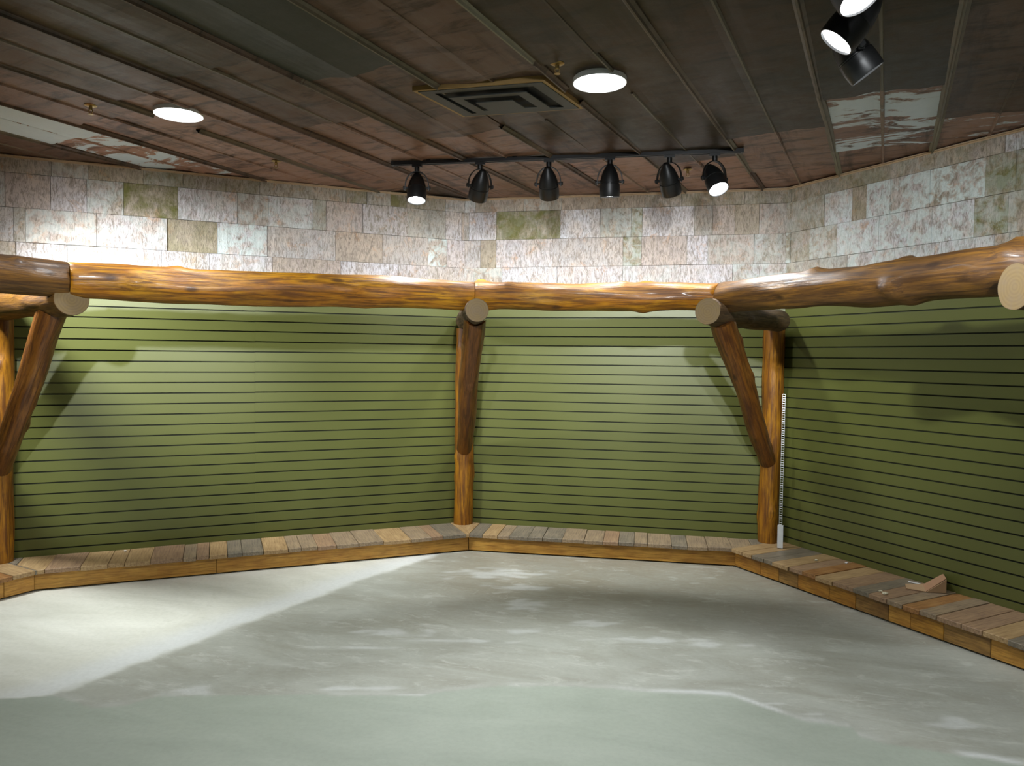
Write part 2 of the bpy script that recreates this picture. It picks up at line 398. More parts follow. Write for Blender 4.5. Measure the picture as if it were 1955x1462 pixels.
# (paint, teal grey, tone: rose with the near-wall glow put in, to dark brown, 0)
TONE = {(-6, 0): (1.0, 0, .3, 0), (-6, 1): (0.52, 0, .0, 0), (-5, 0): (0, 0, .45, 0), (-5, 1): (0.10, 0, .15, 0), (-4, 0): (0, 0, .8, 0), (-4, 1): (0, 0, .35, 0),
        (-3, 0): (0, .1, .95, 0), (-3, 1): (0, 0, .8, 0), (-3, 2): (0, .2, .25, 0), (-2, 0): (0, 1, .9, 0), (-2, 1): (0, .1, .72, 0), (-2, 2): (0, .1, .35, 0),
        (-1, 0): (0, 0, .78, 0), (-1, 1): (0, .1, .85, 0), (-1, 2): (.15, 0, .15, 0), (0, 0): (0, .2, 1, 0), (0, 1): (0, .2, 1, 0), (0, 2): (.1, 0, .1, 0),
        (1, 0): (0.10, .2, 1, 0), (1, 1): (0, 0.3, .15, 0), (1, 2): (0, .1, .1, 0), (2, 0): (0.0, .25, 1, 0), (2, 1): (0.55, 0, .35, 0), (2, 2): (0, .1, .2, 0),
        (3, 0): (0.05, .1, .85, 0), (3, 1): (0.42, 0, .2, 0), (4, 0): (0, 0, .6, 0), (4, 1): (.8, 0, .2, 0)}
HOLES = [(-1.90, 4.22, .150), (.41, 3.66, .150), (-.09, 3.90, .32)]         # can lights and the vent: no seams across them
def runs_clear(s0, s1, c, hw=.02):
    out = [(s0, s1)]
    for hx, hy, hr in HOLES:
        p = Vector((hx, hy)); hs, hc = p.dot(u_), p.dot(n_); dcc = abs(hc-c)-hw
        if dcc >= hr: continue
        h = math.sqrt(hr*hr-max(0, dcc)**2); new = []
        for a, b in out:
            if hs+h <= a or hs-h >= b: new.append((a, b)); continue
            if hs-h > a: new.append((a, hs-h))
            if hs+h < b: new.append((hs+h, b))
        out = new
    return out
for i in range(-12, 12):
    ca_, cb_ = c0+i*SW, c0+(i+1)*SW
    L = sorted(LAPS.get(i, [random.uniform(1.5, 4)]))
    cuts = [-6.0]+[L[0]-2.4-random.uniform(0, .3), ]+L+[L[-1]+2.3]+[9.0]
    cuts = sorted(cuts)
    for j in range(len(cuts)-1):
        s0, s1 = cuts[j], cuts[j+1]; key = (i, j-1)
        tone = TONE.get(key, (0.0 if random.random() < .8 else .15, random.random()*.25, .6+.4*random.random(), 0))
        # sheet: slightly sprung, its near end hanging a few millimetres low over the next one
        N = 10; K = 14; vs = []; fs = []
        for a in range(N+1):
            t = a/N; s = s0+(s1-s0)*t+(0.03 if a == N else 0)
            for b in range(K+1):
                q = b/K; c = ca_+(cb_-ca_)*q
                sag = 0.004+0.012*t + 0.004*math.sin(q*PI*2+i)*t + (0.006*noise.noise(Vector((s*1.5, c*6, 0))))
                if b == K//2: sag += 0.003           # middle rib
                wob = 0.010*math.sin(q*9+i*2.1+j)+0.006*math.sin(q*23+i) if a in (0, N) else 0
                vs.append(cp(s+wob, c, ZC-0.002-sag))
        for a in range(N):
            for b in range(K): fs.append((a*(K+1)+b, (a+1)*(K+1)+b, (a+1)*(K+1)+b+1, a*(K+1)+b+1))
        # a lip that closes the hanging end
        e = N*(K+1); base = len(vs)
        for b in range(K+1): vs.append(Vector((vs[e+b].x, vs[e+b].y, ZC+0.004)))
        for b in range(K): fs.append((e+b, base+b, base+b+1, e+b+1))
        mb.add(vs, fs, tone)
        # middle rib as a narrow bead
        cm = (ca_+cb_)/2
        rib = [(-.010, 0), (-.004, -.010), (.004, -.010), (.010, 0)]
        la = .10 if random.random() < .7 else .45
        for r0, r1 in runs_clear(s0, s1, cm):
            vs = [cp(s, cm+dx, ZC-0.012+dz) for s in (r0, r1) for dx, dz in rib]
            mb.add(vs, [(k, k+1, k+5, k+4) for k in range(3)], (tone[0]*.6, tone[1], tone[2], la))
        # standing cap over the seam on the ca_ side
        cap = [(-.022, .004), (-.020, -.012), (-.008, -.020), (-.004, -.030), (.004, -.030), (.008, -.020), (.020, -.012), (.022, .004)]
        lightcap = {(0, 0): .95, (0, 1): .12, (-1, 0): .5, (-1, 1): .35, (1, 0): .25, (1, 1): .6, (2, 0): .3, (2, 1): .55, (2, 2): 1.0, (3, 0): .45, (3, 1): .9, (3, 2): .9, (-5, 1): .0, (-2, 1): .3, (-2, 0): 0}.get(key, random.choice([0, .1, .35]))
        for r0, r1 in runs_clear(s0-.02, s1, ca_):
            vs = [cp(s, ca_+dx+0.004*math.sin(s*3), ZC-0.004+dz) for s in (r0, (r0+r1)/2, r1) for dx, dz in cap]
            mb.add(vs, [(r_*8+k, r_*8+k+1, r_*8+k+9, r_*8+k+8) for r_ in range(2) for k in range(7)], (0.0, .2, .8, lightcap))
mb.add([(-8, -3, ZC+.02), (5, -3, ZC+.02), (5, 8, ZC+.02), (-8, 8, ZC+.02)], [(0, 1, 2, 3)], (0, 0, .5, 0))
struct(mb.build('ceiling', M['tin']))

# ------------------------------------------------------------------ walls
def frame2(A, B):
    d = (B-A).normalized(); n = Vector((d.y, -d.x))        # n points into the room
    return d, n
def wall(name, A, B, i=None, seam=None, bark=True):
    d, n = frame2(A, B); L = (B-A).length
    def P(s, o, z): q = A+d*s+n*o; return Vector((q.x, q.y, z))
    mb = MB(); mb.box((0, -.12, 0), (L, -.020, ZC-.004), Matrix(((d.x, n.x, 0, A.x), (d.y, n.y, 0, A.y), (0, 0, 1, 0), (0, 0, 0, 1))))
    w_ = struct(base_at(mb.build(name, M['plaster']), (A.x, A.y, 0)))
    org = Vector((A.x, A.y, 0))
    # slatted panel: real slots
    prof = [(0, ZT-.02)]; k = 0
    while G0+k*GP < ZB-.02:
        z = G0+k*GP; prof += [(0, z-.0048), (-.010, z-.0048), (-.010, z+.0048), (0, z+.0048)]; k += 1
    prof += [(0, ZB-.012), (-.019, ZB-.012)]
    mb = MB()
    runs = [(0, L, 0)] if seam is None else [(0, seam-.0003, 0), (seam+.0003, L, .0015)]
    for s0, s1, dz in runs:
        vs = [P(s, o, z+dz) for s in (s0, s1) for o, z in prof]; m_ = len(prof)
        for q in range(m_-1):
            mid = (q % 4) in (1, 2, 3) and q < m_-3
            inner = (q % 4) in (1, 2, 3) and q < m_-2
            mb.add([vs[q], vs[m_+q], vs[m_+q+1], vs[q+1]], [(0, 1, 2, 3)], None, 1 if inner else 0)
    o = mb.build('slatted_panel', [M['slat'], M['slot']], w_); o.data.transform(Matrix.Translation(-org))
    if not bark: return w_
    rows = [(ZB-.012, 2.280), (2.280, 2.508), (2.508, 2.737), (2.737, ZC-.012)]
    br = BARK.get(i, {})
    mb = MB()
    for r_, (z0, z1) in enumerate(rows):
        cuts = br.get(r_)
        if cuts:
            ss = [(on_wall(i, px)[0], tn) for px, tn in cuts]
        else: ss = []
        seq = []; s = -random.uniform(0, .2)
        ss = [q for q in ss if q[0] > 0]
        lo = ss[0][0] if ss else 1e9
        while s < L:
            tn = None; wd = random.choice([.16, .24, .3, .34, .4])*random.uniform(.85, 1.15)
            if s < lo and s+wd*1.4 > lo: wd = lo-s
            elif s >= lo-1e-6:
                nxt = [q for q in ss if q[0] > s+.02]; cur = [q for q in ss if q[0] <= s+.02]
                tn = cur[-1][1] if cur else None
                if nxt: wd = nxt[0][0]-s
                else: lo = 1e9
            seq.append((max(s, 0), min(s+wd, L), tn)); s += wd
        for s0, s1, tn in seq:
            if s1-s0 < .01: continue
            if tn is None:
                m0 = random.random()
                tn = (random.choice([0, 0, .1, .15, .3]), random.choice([0, 0, 0, .25, .5]), m0)
                if i == 2: tn = (min(1, tn[0]+.30), tn[1]+.30, m0)
                if r_ == 3: tn = (tn[0]+.22, tn[1]*.5, m0)
            th = random.uniform(.006, .015); nz = max(2, int((z1-z0)/.03)); ns = max(2, int((s1-s0)/.03))
            vs = []; fs = []
            sd = random.random()*50
            for a in range(nz+1):
                for b in range(ns+1):
                    s = s0+.0012+(s1-s0-.0024)*b/ns; z = z0+.0012+(z1-z0-.0024)*a/nz
                    e = min(a, nz-a, 1)*min(b, ns-b, 1)
                    h = th+.005*noise.noise(Vector((s*22+sd, z*9, sd)))*e
                    vs.append(P(s, h, z))
            for a in range(nz):
                for b in range(ns): fs.append((a*(ns+1)+b, a*(ns+1)+b+1, (a+1)*(ns+1)+b+1, (a+1)*(ns+1)+b))
            rim = [b for b in range(ns+1)]+[a*(ns+1)+ns for a in range(1, nz+1)]+[nz*(ns+1)+b for b in range(ns-1, -1, -1)]+[a*(ns+1) for a in range(nz-1, 0, -1)]
            b0 = len(vs)
            for q in rim: v = vs[q]; vs.append(Vector((v.x-n.x*(th+.012), v.y-n.y*(th+.012), v.z)))
            m_ = len(rim)
            for q in range(m_): fs.append((rim[q], b0+q, b0+(q+1) % m_, rim[(q+1) % m_]))
            mb.add(vs, fs, (tn[0], tn[1], tn[2], 0))
    o = mb.build('bark_cladding', M['bark'], w_); o.data.transform(Matrix.Translation(-org))
    return w_
# bark shingles: x of the left edge in the picture is only used to find where each shingle starts along its wall
N0 = None
BARK = {
 0: {0: [(30, N0), (128, (.05, .35, .5)), (205, (0, .1, .8)), (308, N0), (400, (0, .2, .9)), (520, N0), (650, (0, 0, .9)), (760, N0)],
     1: [(50, N0), (185, (0, .45, .7)), (319, (.42, 0, 0)), (415, (.05, .9, 1)), (510, (0, .1, .6)), (640, N0), (730, (0, .1, .4)), (817, (.15, 1.0, .3))],
     2: [(98, (0, 0, .7)), (167, N0), (237, (1.0, 0, .2)), (340, (0, .3, .8)), (453, N0), (512, (.1, .5, .9)), (597, (.4, .2, .5)), (622, (0, .1, .3)), (692, N0), (778, (.2, .15, .5))],
     3: [(100, (.3, .4, .3)), (170, N0), (275, (.6, .2, .3)), (350, N0), (495, (.3, 0, .5)), (660, (.7, 0, .4)), (700, (.2, .1, .5)), (745, (.9, 0, .3)), (775, (.5, 0, .4))]},
 1: {0: [(905, N0), (960, (0, .1, .9)), (1065, (0, 0, .7)), (1190, N0), (1300, (0, .1, .8)), (1400, N0)],
     1: [(918, (.3, 0, .1)), (948, (0, .1, .8)), (1055, (0, 0, .6)), (1190, (.8, .5, .3)), (1225, (0, 0, .3)), (1312, (0, 0, .9)), (1352, (.1, .3, .2)), (1440, (.25, .4, .6))],
     2: [(896, (0, .1, .9)), (948, (.95, .1, .2)), (1070, (0, .1, 1)), (1146, (.2, .5, .5)), (1205, (.9, .5, .3)), (1226, (0, .1, .9)), (1325, (.1, .1, .5)), (1360, N0)],
     3: [(888, (0, .5, .8)), (908, (.3, .1, .2)), (1000, (.15, .4, .1)), (1072, (.2, 0, .1)), (1230, (.4, .1, .3)), (1300, (.5, .1, .2)), (1420, (.5, .1, .4))]},
 2: {0: [(1520, (.2, .2, .5)), (1620, (.1, .7, .7)), (1710, (.1, .5, .9)), (1800, (.1, .5, .9)), (1900, (.3, .3, .3))],
     1: [(1512, (.5, .2, .3)), (1548, (.35, .5, .3)), (1600, (.1, .7, .9)), (1680, (.15, .8, .9)), (1780, (.1, .7, 1)), (1860, (1.0, .4, .2)), (1925, (.5, .4, .2))],
     2: [(1530, (.5, .3, .3)), (1575, (.1, .6, 1)), (1627, (.4, 0, .1)), (1655, (.1, .9, .9)), (1700, (.2, .9, .7)), (1775, (.3, 1.0, .3)), (1880, (1.0, .3, .2)), (1938, (.9, .3, .3))],
     3: [(1510, (.6, .1, .2)), (1525, (.5, .1, .3)), (1600, (.55, .15, .1)), (1700, (.5, .2, .2)), (1800, (.5, .1, .2)), (1915, (0, .3, 1))]},
}
seam = on_wall(0, 487, 800)[0]
wall('wall_left', C[0], C[1], 0, seam)
wall('wall_back', C[1], C[2], 1)
wall('wall_right', C[2], C[3], 2)
CL = C[0]+Vector((-0.494, -0.870))*6.6; CR = Vector((3.448, -2.5))
wall('wall_far_left', CL, C[0], 3)
wall('wall_far_right', C[3], CR, 4)
wall('wall_behind_camera', CR, Vector((CL.x, -2.5)), 5)
wall('wall_side', Vector((CL.x, -2.5)), CL, 6)

# beading where the walls meet the ceiling
def offs(i, o):    # wall corner i pushed o metres into the room
    a = frame2(C[i-1] if i else CL, C[i])[1]; b = frame2(C[i], C[i+1] if i < 3 else CR)[1]
    m = (a+b); return C[i]+m*(o*2/m.length_squared*1.0)
for q in range(-1, 4):
    A0 = CL if q < 0 else C[q]; B0 = CR if q == 3 else C[q+1]
    d, n = frame2(A0, B0)
    a1 = A0+n*.016 if q < 0 else offs(q, .016); b1 = B0+n*.016 if q == 3 else offs(q+1, .016)
    a2 = A0+n*.030 if q < 0 else offs(q, .030); b2 = B0+n*.030 if q == 3 else offs(q+1, .030)
    mb = MB()
    mb.prism([A0, B0, b1, a1][::-1], ZC-.034, ZC-.026)
    mb.prism([A0, B0, b2, a2][::-1], ZC-.026, ZC-.020)
    struct(base_at(mb.build('trim_%d' % (q+2), M['trim']), (A0.x, A0.y, ZC)))

# ------------------------------------------------------------------ low plank deck along the walls
def clip(poly, p, nrm):
    out = []
    for i in range(len(poly)):
        a, b = poly[i], poly[(i+1) % len(poly)]; da, db = (a-p).dot(nrm), (b-p).dot(nrm)
        if da >= 0: out.append(a)
        if (da >= 0) != (db >= 0): out.append(a+(b-a)*(da/(da-db)))
    return out
def deck(fa, fb, ba, bb, label, widths, pal, fas_cuts, fas_pal, seed):
    """front edge fa->fb, back edge ba->bb"""
    rnd = random.Random(seed)
    t = empty('plank_deck', (fa.x, fa.y, 0), label, 'platform', 'low plank decks along the walls')
    O = Vector((fa.x, fa.y, 0)); d = (fb-fa).normalized(); n = Vector((-d.y, d.x)); L = (fb-fa).length
    if n.dot(ba-fa) < 0: n = -n
    s = min(0, (ba-fa).dot(d)); smax = max(L, (bb-fa).dot(d)); k = 0
    ma = (ba-fa).normalized(); mb_ = (bb-fb).normalized()
    na = Vector((ma.y, -ma.x)); na = na if na.dot(d) > 0 else -na
    nb = Vector((mb_.y, -mb_.x)); nb = nb if nb.dot(d) < 0 else -nb
    bn = Vector((-(bb-ba).y, (bb-ba).x)).normalized(); bn = bn if bn.dot(fa-ba) > 0 else -bn
    while s < smax:
        wd = widths[k % len(widths)]*rnd.uniform(.9, 1.12)
        j0 = rnd.uniform(-.006, .008)
        skew = rnd.uniform(-.004, .004)
        poly = [fa+d*(s+.0015)+n*(-j0), fa+d*(s+wd-.0015)+n*(-j0), fa+d*(s+wd-.0015+skew)+n*.9, fa+d*(s+.0015+skew)+n*.9]
        poly = clip(poly, fa, na); poly = clip(poly, fb, nb) if len(poly) > 2 else poly
        if len(poly) > 2: poly = clip(poly, ba+bn*.002, bn)
        if len(poly) > 2:
            cen = sum(poly, Vector((0, 0)))/len(poly); zz = rnd.uniform(-.003, .002)
            # local x along the plank so the grain follows it
            R = Matrix(((n.x, -n.y), (n.y, n.x))); Ri = R.transposed()
            m = MB(); m.prism([Ri @ (p-cen) for p in poly], -.028, 0)
            fx = [i for i in range(len(m.f))]
            if sum((poly[i].x*poly[(i+1) % len(poly)].y-poly[(i+1) % len(poly)].x*poly[i].y) for i in range(len(poly))) < 0:
                m.f = [f[::-1] for f in m.f]
            o = m.build('deck_plank', PLK[rnd.choice(pal) if k >= 0 else 0], t)
            o.location = Vector((cen.x, cen.y, ZT+zz))-O; o.rotation_euler = (0, 0, math.atan2(n.y, n.x))
            bv = o.modifiers.new('bevel', 'BEVEL'); bv.width = .002; bv.segments = 1
        s += wd; k += 1
    # fascia boards, set back under the plank ends
    ins = .030
    def corner(f, m): return f+m*(ins/abs(m.dot(n)))
    fa2, fb2 = corner(fa, ma), corner(fb, mb_); L2 = (fb2-fa2).length
    cuts = [0]+list(fas_cuts)+[1]
    for k in range(len(cuts)-1):
        a, b = cuts[k]*L2+(.001 if k else 0), cuts[k+1]*L2-.001
        if b-a < .01: continue
        dp = rnd.uniform(0, .004)
        q0 = fa2+d*a; mid = fa2+d*(a+b)/2+n*dp; hl = (b-a)/2
        m = MB(); m.box((-hl, 0, .010), (hl, .022, .1165)); 
        o = m.build('fascia_board', FAS[fas_pal[k % len(fas_pal)]], t)
        o.location = Vector((mid.x, mid.y, 0))-O; o.rotation_euler = (0, 0, math.atan2(d.y, d.x))
        if n.dot(Vector((-d.y, d.x))) < 0: o.scale = (1, -1, 1)
        bv = o.modifiers.new('bevel', 'BEVEL'); bv.width = .002; bv.segments = 1
    m = MB(); m.box((0, .028, 0), (L2, .060, .116))     # joist the boards are nailed to
    o = m.build('joist', M['vent_dark'], t); o.location = Vector((fa2.x, fa2.y, 0))-O; o.rotation_euler = (0, 0, math.atan2(d.y, d.x))
    if n.dot(Vector((-d.y, d.x))) < 0: o.scale = (1, -1, 1)
    return t
FL = Vector((-0.494, -0.870))
deck(PL[0], PL[1], C[0], C[1], 'long low plank deck under the left green wall, beside the white part of the floor',
     [.15, .19, .21, .16, .10, .17, .19, .08, .09, .11, .10, .13, .18, .10, .12, .14], [1, 4, 1, 4, 0, 2], [.37], [0, 0], 3)
deck(PL[1], PL[2], C[1], C[2], 'low plank deck under the middle green wall, between the middle and right posts',
     [.15, .12, .13, .10, .16, .12, .14, .18], [1, 2, 4, 1, 0], [], [0], 5)
deck(PL[2], PL[3], C[2], C[3], 'low plank deck under the right green wall, with scraps of cardboard lying on it',
     [.13, .10, .11, .09, .14, .10, .12, .12, .15, .11], [0, 0, 1, 2, 3, 4], [.09, .15, .21, .30, .37, .45, .50, .57, .66, .74, .82, .9], [1, 1, 2, 1, 1, 2, 0, 1, 2, 0, 1], 8)
deck(PL[0]+FL*4.0, PL[0], C[0]+FL*4.0, C[0], 'short end of plank deck at the left edge, turning towards the viewer',
     [.10, .13, .09, .12], [0, 2, 1, 4, 3], [.5, .9, .955], [0, 2, 0, 0], 9)

# ------------------------------------------------------------------ logs
def log(name, A, B, ra, rb, mat, label, cat, group=None, bumps=6, seed=0, cut_a=None, cut_b=None, rough=.006, bend=.01, base=None, keep=None, bulges=(), taper_b=0.0):
    """a peeled log from A to B with its own swellings; keep(v) may trim a vertex to fit against the walls"""
    A, B = Vector(A), Vector(B); ax = (B-A); L = ax.length; az = ax.normalized()
    q = az.to_track_quat('Z', 'Y').to_matrix().to_4x4(); Mx = Matrix.Translation(A) @ q
    rnd = random.Random(seed); kn = [(rnd.uniform(.05, .95)*L, rnd.uniform(0, 2*PI), rnd.uniform(.006, .016)) for _ in range(bumps)]
    kn += [(s*L, a, h) for s, a, h in bulges]
    N = 40; K = max(8, int(L/.03)); vs = []; fs = []
    ph = rnd.uniform(0, 9); Mi = Mx.inverted()
    for j in range(K+1):
        t = j/K; z = t*L; r = ra+(rb-ra)*t
        if taper_b and z > L-taper_b: r *= (1-.55*((z-(L-taper_b))/taper_b)**2)
        ox = bend*math.sin(PI*t*1.7+ph)*min(1, 4*t, 4*(1-t)); oy = bend*math.sin(PI*t*2.3+ph*2)*min(1, 4*t, 4*(1-t))
        for i in range(N):
            a = 2*PI*i/N
            fe = min(1, (z+.02)/.12, (L-z+.02)/.12)
            rr = r+fe*rough*noise.noise(Vector((math.cos(a)*1.6, math.sin(a)*1.6, z*3+seed*7)))*2+fe*rough*.4*noise.noise(Vector((math.cos(a)*3, math.sin(a)*3, z*6+seed*3)))
            for zk, ak, hk in kn:
                da = math.atan2(math.sin(a-ak), math.cos(a-ak)); rr += fe*hk*math.exp(-((z-zk)/.045)**2-(da/.42)**2)
            v = Vector((rr*math.cos(a)+ox, rr*math.sin(a)+oy, z))
            if keep: v = Mi @ keep(Mx @ v)
            vs.append(v)
    for j in range(K):
        for i in range(N):
            i2 = (i+1) % N; fs.append((j*N+i, j*N+i2, (j+1)*N+i2, (j+1)*N+i))
    fs.append(tuple(range(N))[::-1]); fs.append(tuple(range(K*N, K*N+N)))
    o = mesh(name, vs, fs, mat, smooth=True); o.matrix_world = Mx
    o.data.polygons[len(fs)-1].use_smooth = False; o.data.polygons[len(fs)-2].use_smooth = False
    o.data.set_sharp_from_angle(angle=math.radians(60))
    tag(o, label, cat, group)
    for which, lab in ((0, cut_a), (1, cut_b)):
        if not lab: continue
        z = -.0012 if which == 0 else L+.0012; b0 = 0 if which == 0 else K*N
        cv = [Vector((vs[b0+i].x*.985, vs[b0+i].y*.985, z)) for i in range(N)]
        bv = [Vector((v.x, v.y, z+(.004 if which == 0 else -.004))) for v in cv]
        me = mesh('cut_end', cv+bv, [tuple(range(N)) if which else tuple(range(N))[::-1]]+[(i, (i+1) % N, N+(i+1) % N, N+i) for i in range(N)], M['cut'], o)
        me['label'] = lab
    return o
def v3(p, z): return Vector((p[0], p[1], z))

# cross logs that reach out from each corner over its post; E are their free ends
E = [on_z(137, 571, 1.835), on_z(911, 592, 1.835), on_z(1351, 594, 1.835), on_z(1938, 547, 1.835)]
E = [Vector((e.x, e.y)) for e in E]
rad = [.089, .073, .080, .090]
dirs = [(E[i]-C[i]).normalized() for i in range(4)]
names = ['left', 'middle', 'right', 'far right']
LBL_C = ['dark cross log with a round grey sawn end, on top of the left post',
         'short cross log pointing straight out of the corner above the middle post, round tan end',
         'dark cross log on top of the right post with a pale round end facing left',
         'cross log cut off by the right edge of the photo, big round greenish end']
for i in range(4):
    c = C[i]+dirs[i]*.13
    log('cross_log', v3(c, 1.838), v3(E[i], 1.835), rad[i]*.98, rad[i], M['log_dark'] if i != 0 else M['log_brown'], LBL_C[i], 'log',
        'cross logs holding up the log rail', bumps=7, seed=20+i, cut_b=['grey sawn end', 'tan sawn end', 'pale sawn end', 'greenish tan sawn end'][i], rough=.007, bend=.004)

# upright posts, their backs cut to fit into the corners
def corner_keep(i):
    ns = []
    for a, b in ((C[i-1] if i else CL, C[i]), (C[i], C[i+1] if i < 3 else CR)):
        ns.append((a, frame2(a, b)[1]))
    def k(v):
        p = Vector((v.x, v.y))
        for a, n in ns:
            dd = (p-a).dot(n)-.0025
            if dd < 0: p = p-n*dd
        for a, n in ns:
            dd = (p-a).dot(n)-.0025
            if dd < 0: p = p-n*dd
        return Vector((p.x, p.y, v.z))
    return k
bis = []
for i in range(4):
    a = frame2(C[i-1] if i else CL, C[i])[1]; b = frame2(C[i], C[i+1] if i < 3 else CR)[1]; bis.append((a+b).normalized())
POST = [C[i]+bis[i]*[.075, .055, .068, .06][i] for i in range(4)]
POST[0] = Vector((-3.402, 4.868)); POST[2] = Vector((1.982, 5.628)); POST[1] = Vector((-0.398, 6.145))
LBL_P = ['golden log post cut off by the left edge of the photo', 'upright golden-brown log post in the corner between the left and middle green walls',
         'upright golden log post in the right corner with a shiny slotted strip beside it', 'log post beyond the right edge of the photo']
TOPZ = 1.775
POSTS = []
for i in range(4):
    top = POST[i]+Vector(((.022, .008, .012, 0)[i], 0))
    p = log('log_post', v3(POST[i], ZT+.001), v3(top, TOPZ), .080 if i != 2 else .074, .080 if i != 2 else .078, M['log_post'], LBL_P[i], 'post', 'upright log posts in the corners',
        bumps=9, seed=30+i, keep=corner_keep(i), rough=.004, bend=.003)
    POSTS.append(p)

# knee braces from post to cross log
LBL_B = ['slanting brown log brace under the left cross log, leaning out to the right', 'brown log brace seen end-on in front of the middle post',
         'slanting reddish brown log brace under the right cross log, leaning out to the left', 'log brace beyond the right edge of the photo']
for i in range(4):
    tip = POST[i]+dirs[i]*.085
    top = E[i]-dirs[i]*[.28, .20, .22, .25][i]
    A = v3(tip, .815); B = v3(top, 1.80)
    def keep(v, i=i, tip=tip):
        # foot cut on the plumb face of the post, head cut under the cross log
        p = Vector((v.x, v.y)); q = (p-POST[i]).dot(dirs[i])
        if q < .045: p = p+dirs[i]*(.045-q)
        z = min(v.z, 1.782)
        return Vector((p.x, p.y, z))
    A2 = A-(B-A).normalized()*.06
    log('log_brace', A2, B, .062, [.078, .074, .078, .078][i], M['log_brace'], LBL_B[i], 'brace', 'slanting log braces', bumps=5, seed=40+i, keep=keep, rough=.005, bend=.006)
    # pale scar where the post was notched, just under the brace foot
    a0 = math.atan2(dirs[i].y, dirs[i].x); m = MB(); n_a = 10; vs = []
    for q in range(n_a+1):
        t = -1+2*q/n_a; an = a0+t*.62; zz = .778+.016*t*t; hh = .007*(1-.6*t*t)
        for rr, dz in ((.0785, -hh), (.0835, -hh), (.0835, hh), (.0785, hh)): vs.append(v3(POST[i]+Vector((math.cos(an), math.sin(an)))*rr, zz+dz))
    fs = [(4*q+k, 4*q+4+k, 4*q+4+(k+1) % 4, 4*q+(k+1) % 4) for q in range(n_a) for k in range(4)]+[(0, 1, 2, 3), (4*n_a+3, 4*n_a+2, 4*n_a+1, 4*n_a)]
    m.add(vs, fs); sc_ = m.build('notch_scar', M['cut'], smooth=False); sc_.parent = POSTS[i]; sc_.matrix_parent_inverse = POSTS[i].matrix_world.inverted(); sc_['label'] = 'pale notch scar under the brace'
# log rail lying on the cross logs
J = [C[0]+dirs[0]*1.30, C[1]+dirs[1]*1.30, C[2]+dirs[2]*1.30]
J.append(E[3]-dirs[3]*.26)
JL = J[0]+FL*3.2
zb = 1.943
def butt(A, B, g=.0015):
    d = (B-A).normalized()*g; return A+d, B-d
def miter(i, prev, nxt):
    """vertical cutting plane through joint i"""
    a = (J[i]-prev).normalized(); b = (nxt-J[i]).normalized(); t = (a+b).normalized(); return J[i], t
planes = [miter(0, JL, J[1]), miter(1, J[0], J[2]), miter(2, J[1], J[3])]
def cutter(lo=None, hi=None):
    def k(v):
        p = Vector((v.x, v.y))
        if lo:
            dd = (p-lo[0]).dot(lo[1])-.0015
            if dd < 0: p = p-lo[1]*dd
        if hi:
            dd = (p-hi[0]).dot(hi[1])+.0015
            if dd > 0: p = p-hi[1]*dd
        return Vector((p.x, p.y, v.z))
    return k
def ext(A, B, e0, e1):
    d = (B-A).normalized(); return A-d*e0, B+d*e1
a, b = ext(JL, J[0], 0, .10)
log('log_rail', v3(a, zb), v3(b, zb), .10, .096, M['log_brown'], 'brown end of the log rail at the left edge, left of the bright golden length', 'log rail', 'lengths of the log rail', bumps=10, seed=51, keep=cutter(None, planes[0]), bend=.006)
a, b = ext(J[0], J[1], .10, .10)
log('log_rail', v3(a, zb), v3(b, zb-.002), .101, .097, M['log_gold'], 'long golden varnished log rail in front of the left green wall', 'log rail', 'lengths of the log rail', bumps=16, seed=52, keep=cutter(planes[0], planes[1]), bend=.008)
a, b = ext(J[1], J[2], .10, .02)
log('log_rail', v3(a, zb+.006), v3(b, zb-.012), .090, .088, M['log_gold'], 'shorter golden log rail in front of the middle green wall', 'log rail', 'lengths of the log rail', bumps=10, seed=53, keep=cutter(planes[1], planes[2]), bend=.006,
    bulges=((.08, 1.3, .016), (.10, 4.4, .012)))
Jend = J[3]+(J[3]-J[2]).normalized()*.9
a, b = ext(J[2], Jend, .085, 0)
log('log_rail', v3(a, zb-.016), v3(b, zb-.004), .088, .122, M['log_brown'], 'thick knotty brown log rail along the right green wall, bulging towards the right edge', 'log rail', 'lengths of the log rail', bumps=8, seed=54, keep=cutter(planes[2], None), bend=.012, rough=.008,
    bulges=((.10, 1.0, .02), (.28, 1.6, .02), (.45, 1.2, .03), (.45, 3.4, .02), (.47, 0, .015), (.47, 4.6, .015), (.62, 1.4, .035), (.62, 2.6, .02), (.63, .4, .02)))

# ------------------------------------------------------------------ track lights
def track(A, B, label, group=None):
    d = (B-A).normalized(); n = Vector((-d.y, d.x)); L = (B-A).length
    t = empty('lighting_track', (A.x, A.y, ZC-.005), label, 'lighting track'); O = Vector((A.x, A.y, ZC-.005))
    Mx = Matrix(((d.x, n.x, 0, 0), (d.y, n.y, 0, 0), (0, 0, 1, 0), (0, 0, 0, 1)))
    m = MB(); m.box((0, -.018, -.036), (L, .018, -.022), Mx); 
    m.v = []; m.f = []; m.c = []; m.mi = []
    m.box((0, -.018, -.036), (L, -.008, -.016), Mx); m.box((0, .008, -.036), (L, .018, -.016), Mx); m.box((0, -.018, -.016), (L, .018, -.012), Mx)
    for q in range(4): m.box((L*(.1+.26*q), -.006, -.012), (L*(.1+.26*q)+.03, .006, .002), Mx)
    m.build('rail', M['black'], t)
    for e, s in ((-.014, 0), (L, 1)):
        m = MB(); m.box((e, -.020, -.038), (e+.014, .020, -.011), Mx); m.build('end_cap', M['black2'], t)
    return t
TA, TB = on_z(752, 313, ZC-.03), on_z(1415, 288, ZC-.03)
TA, TB = Vector((TA.x, TA.y)), Vector((TB.x, TB.y))
track(TA, TB, 'long black lighting track on the ceiling, carrying a row of six spotlights')
ZP = ZC-.041-.155
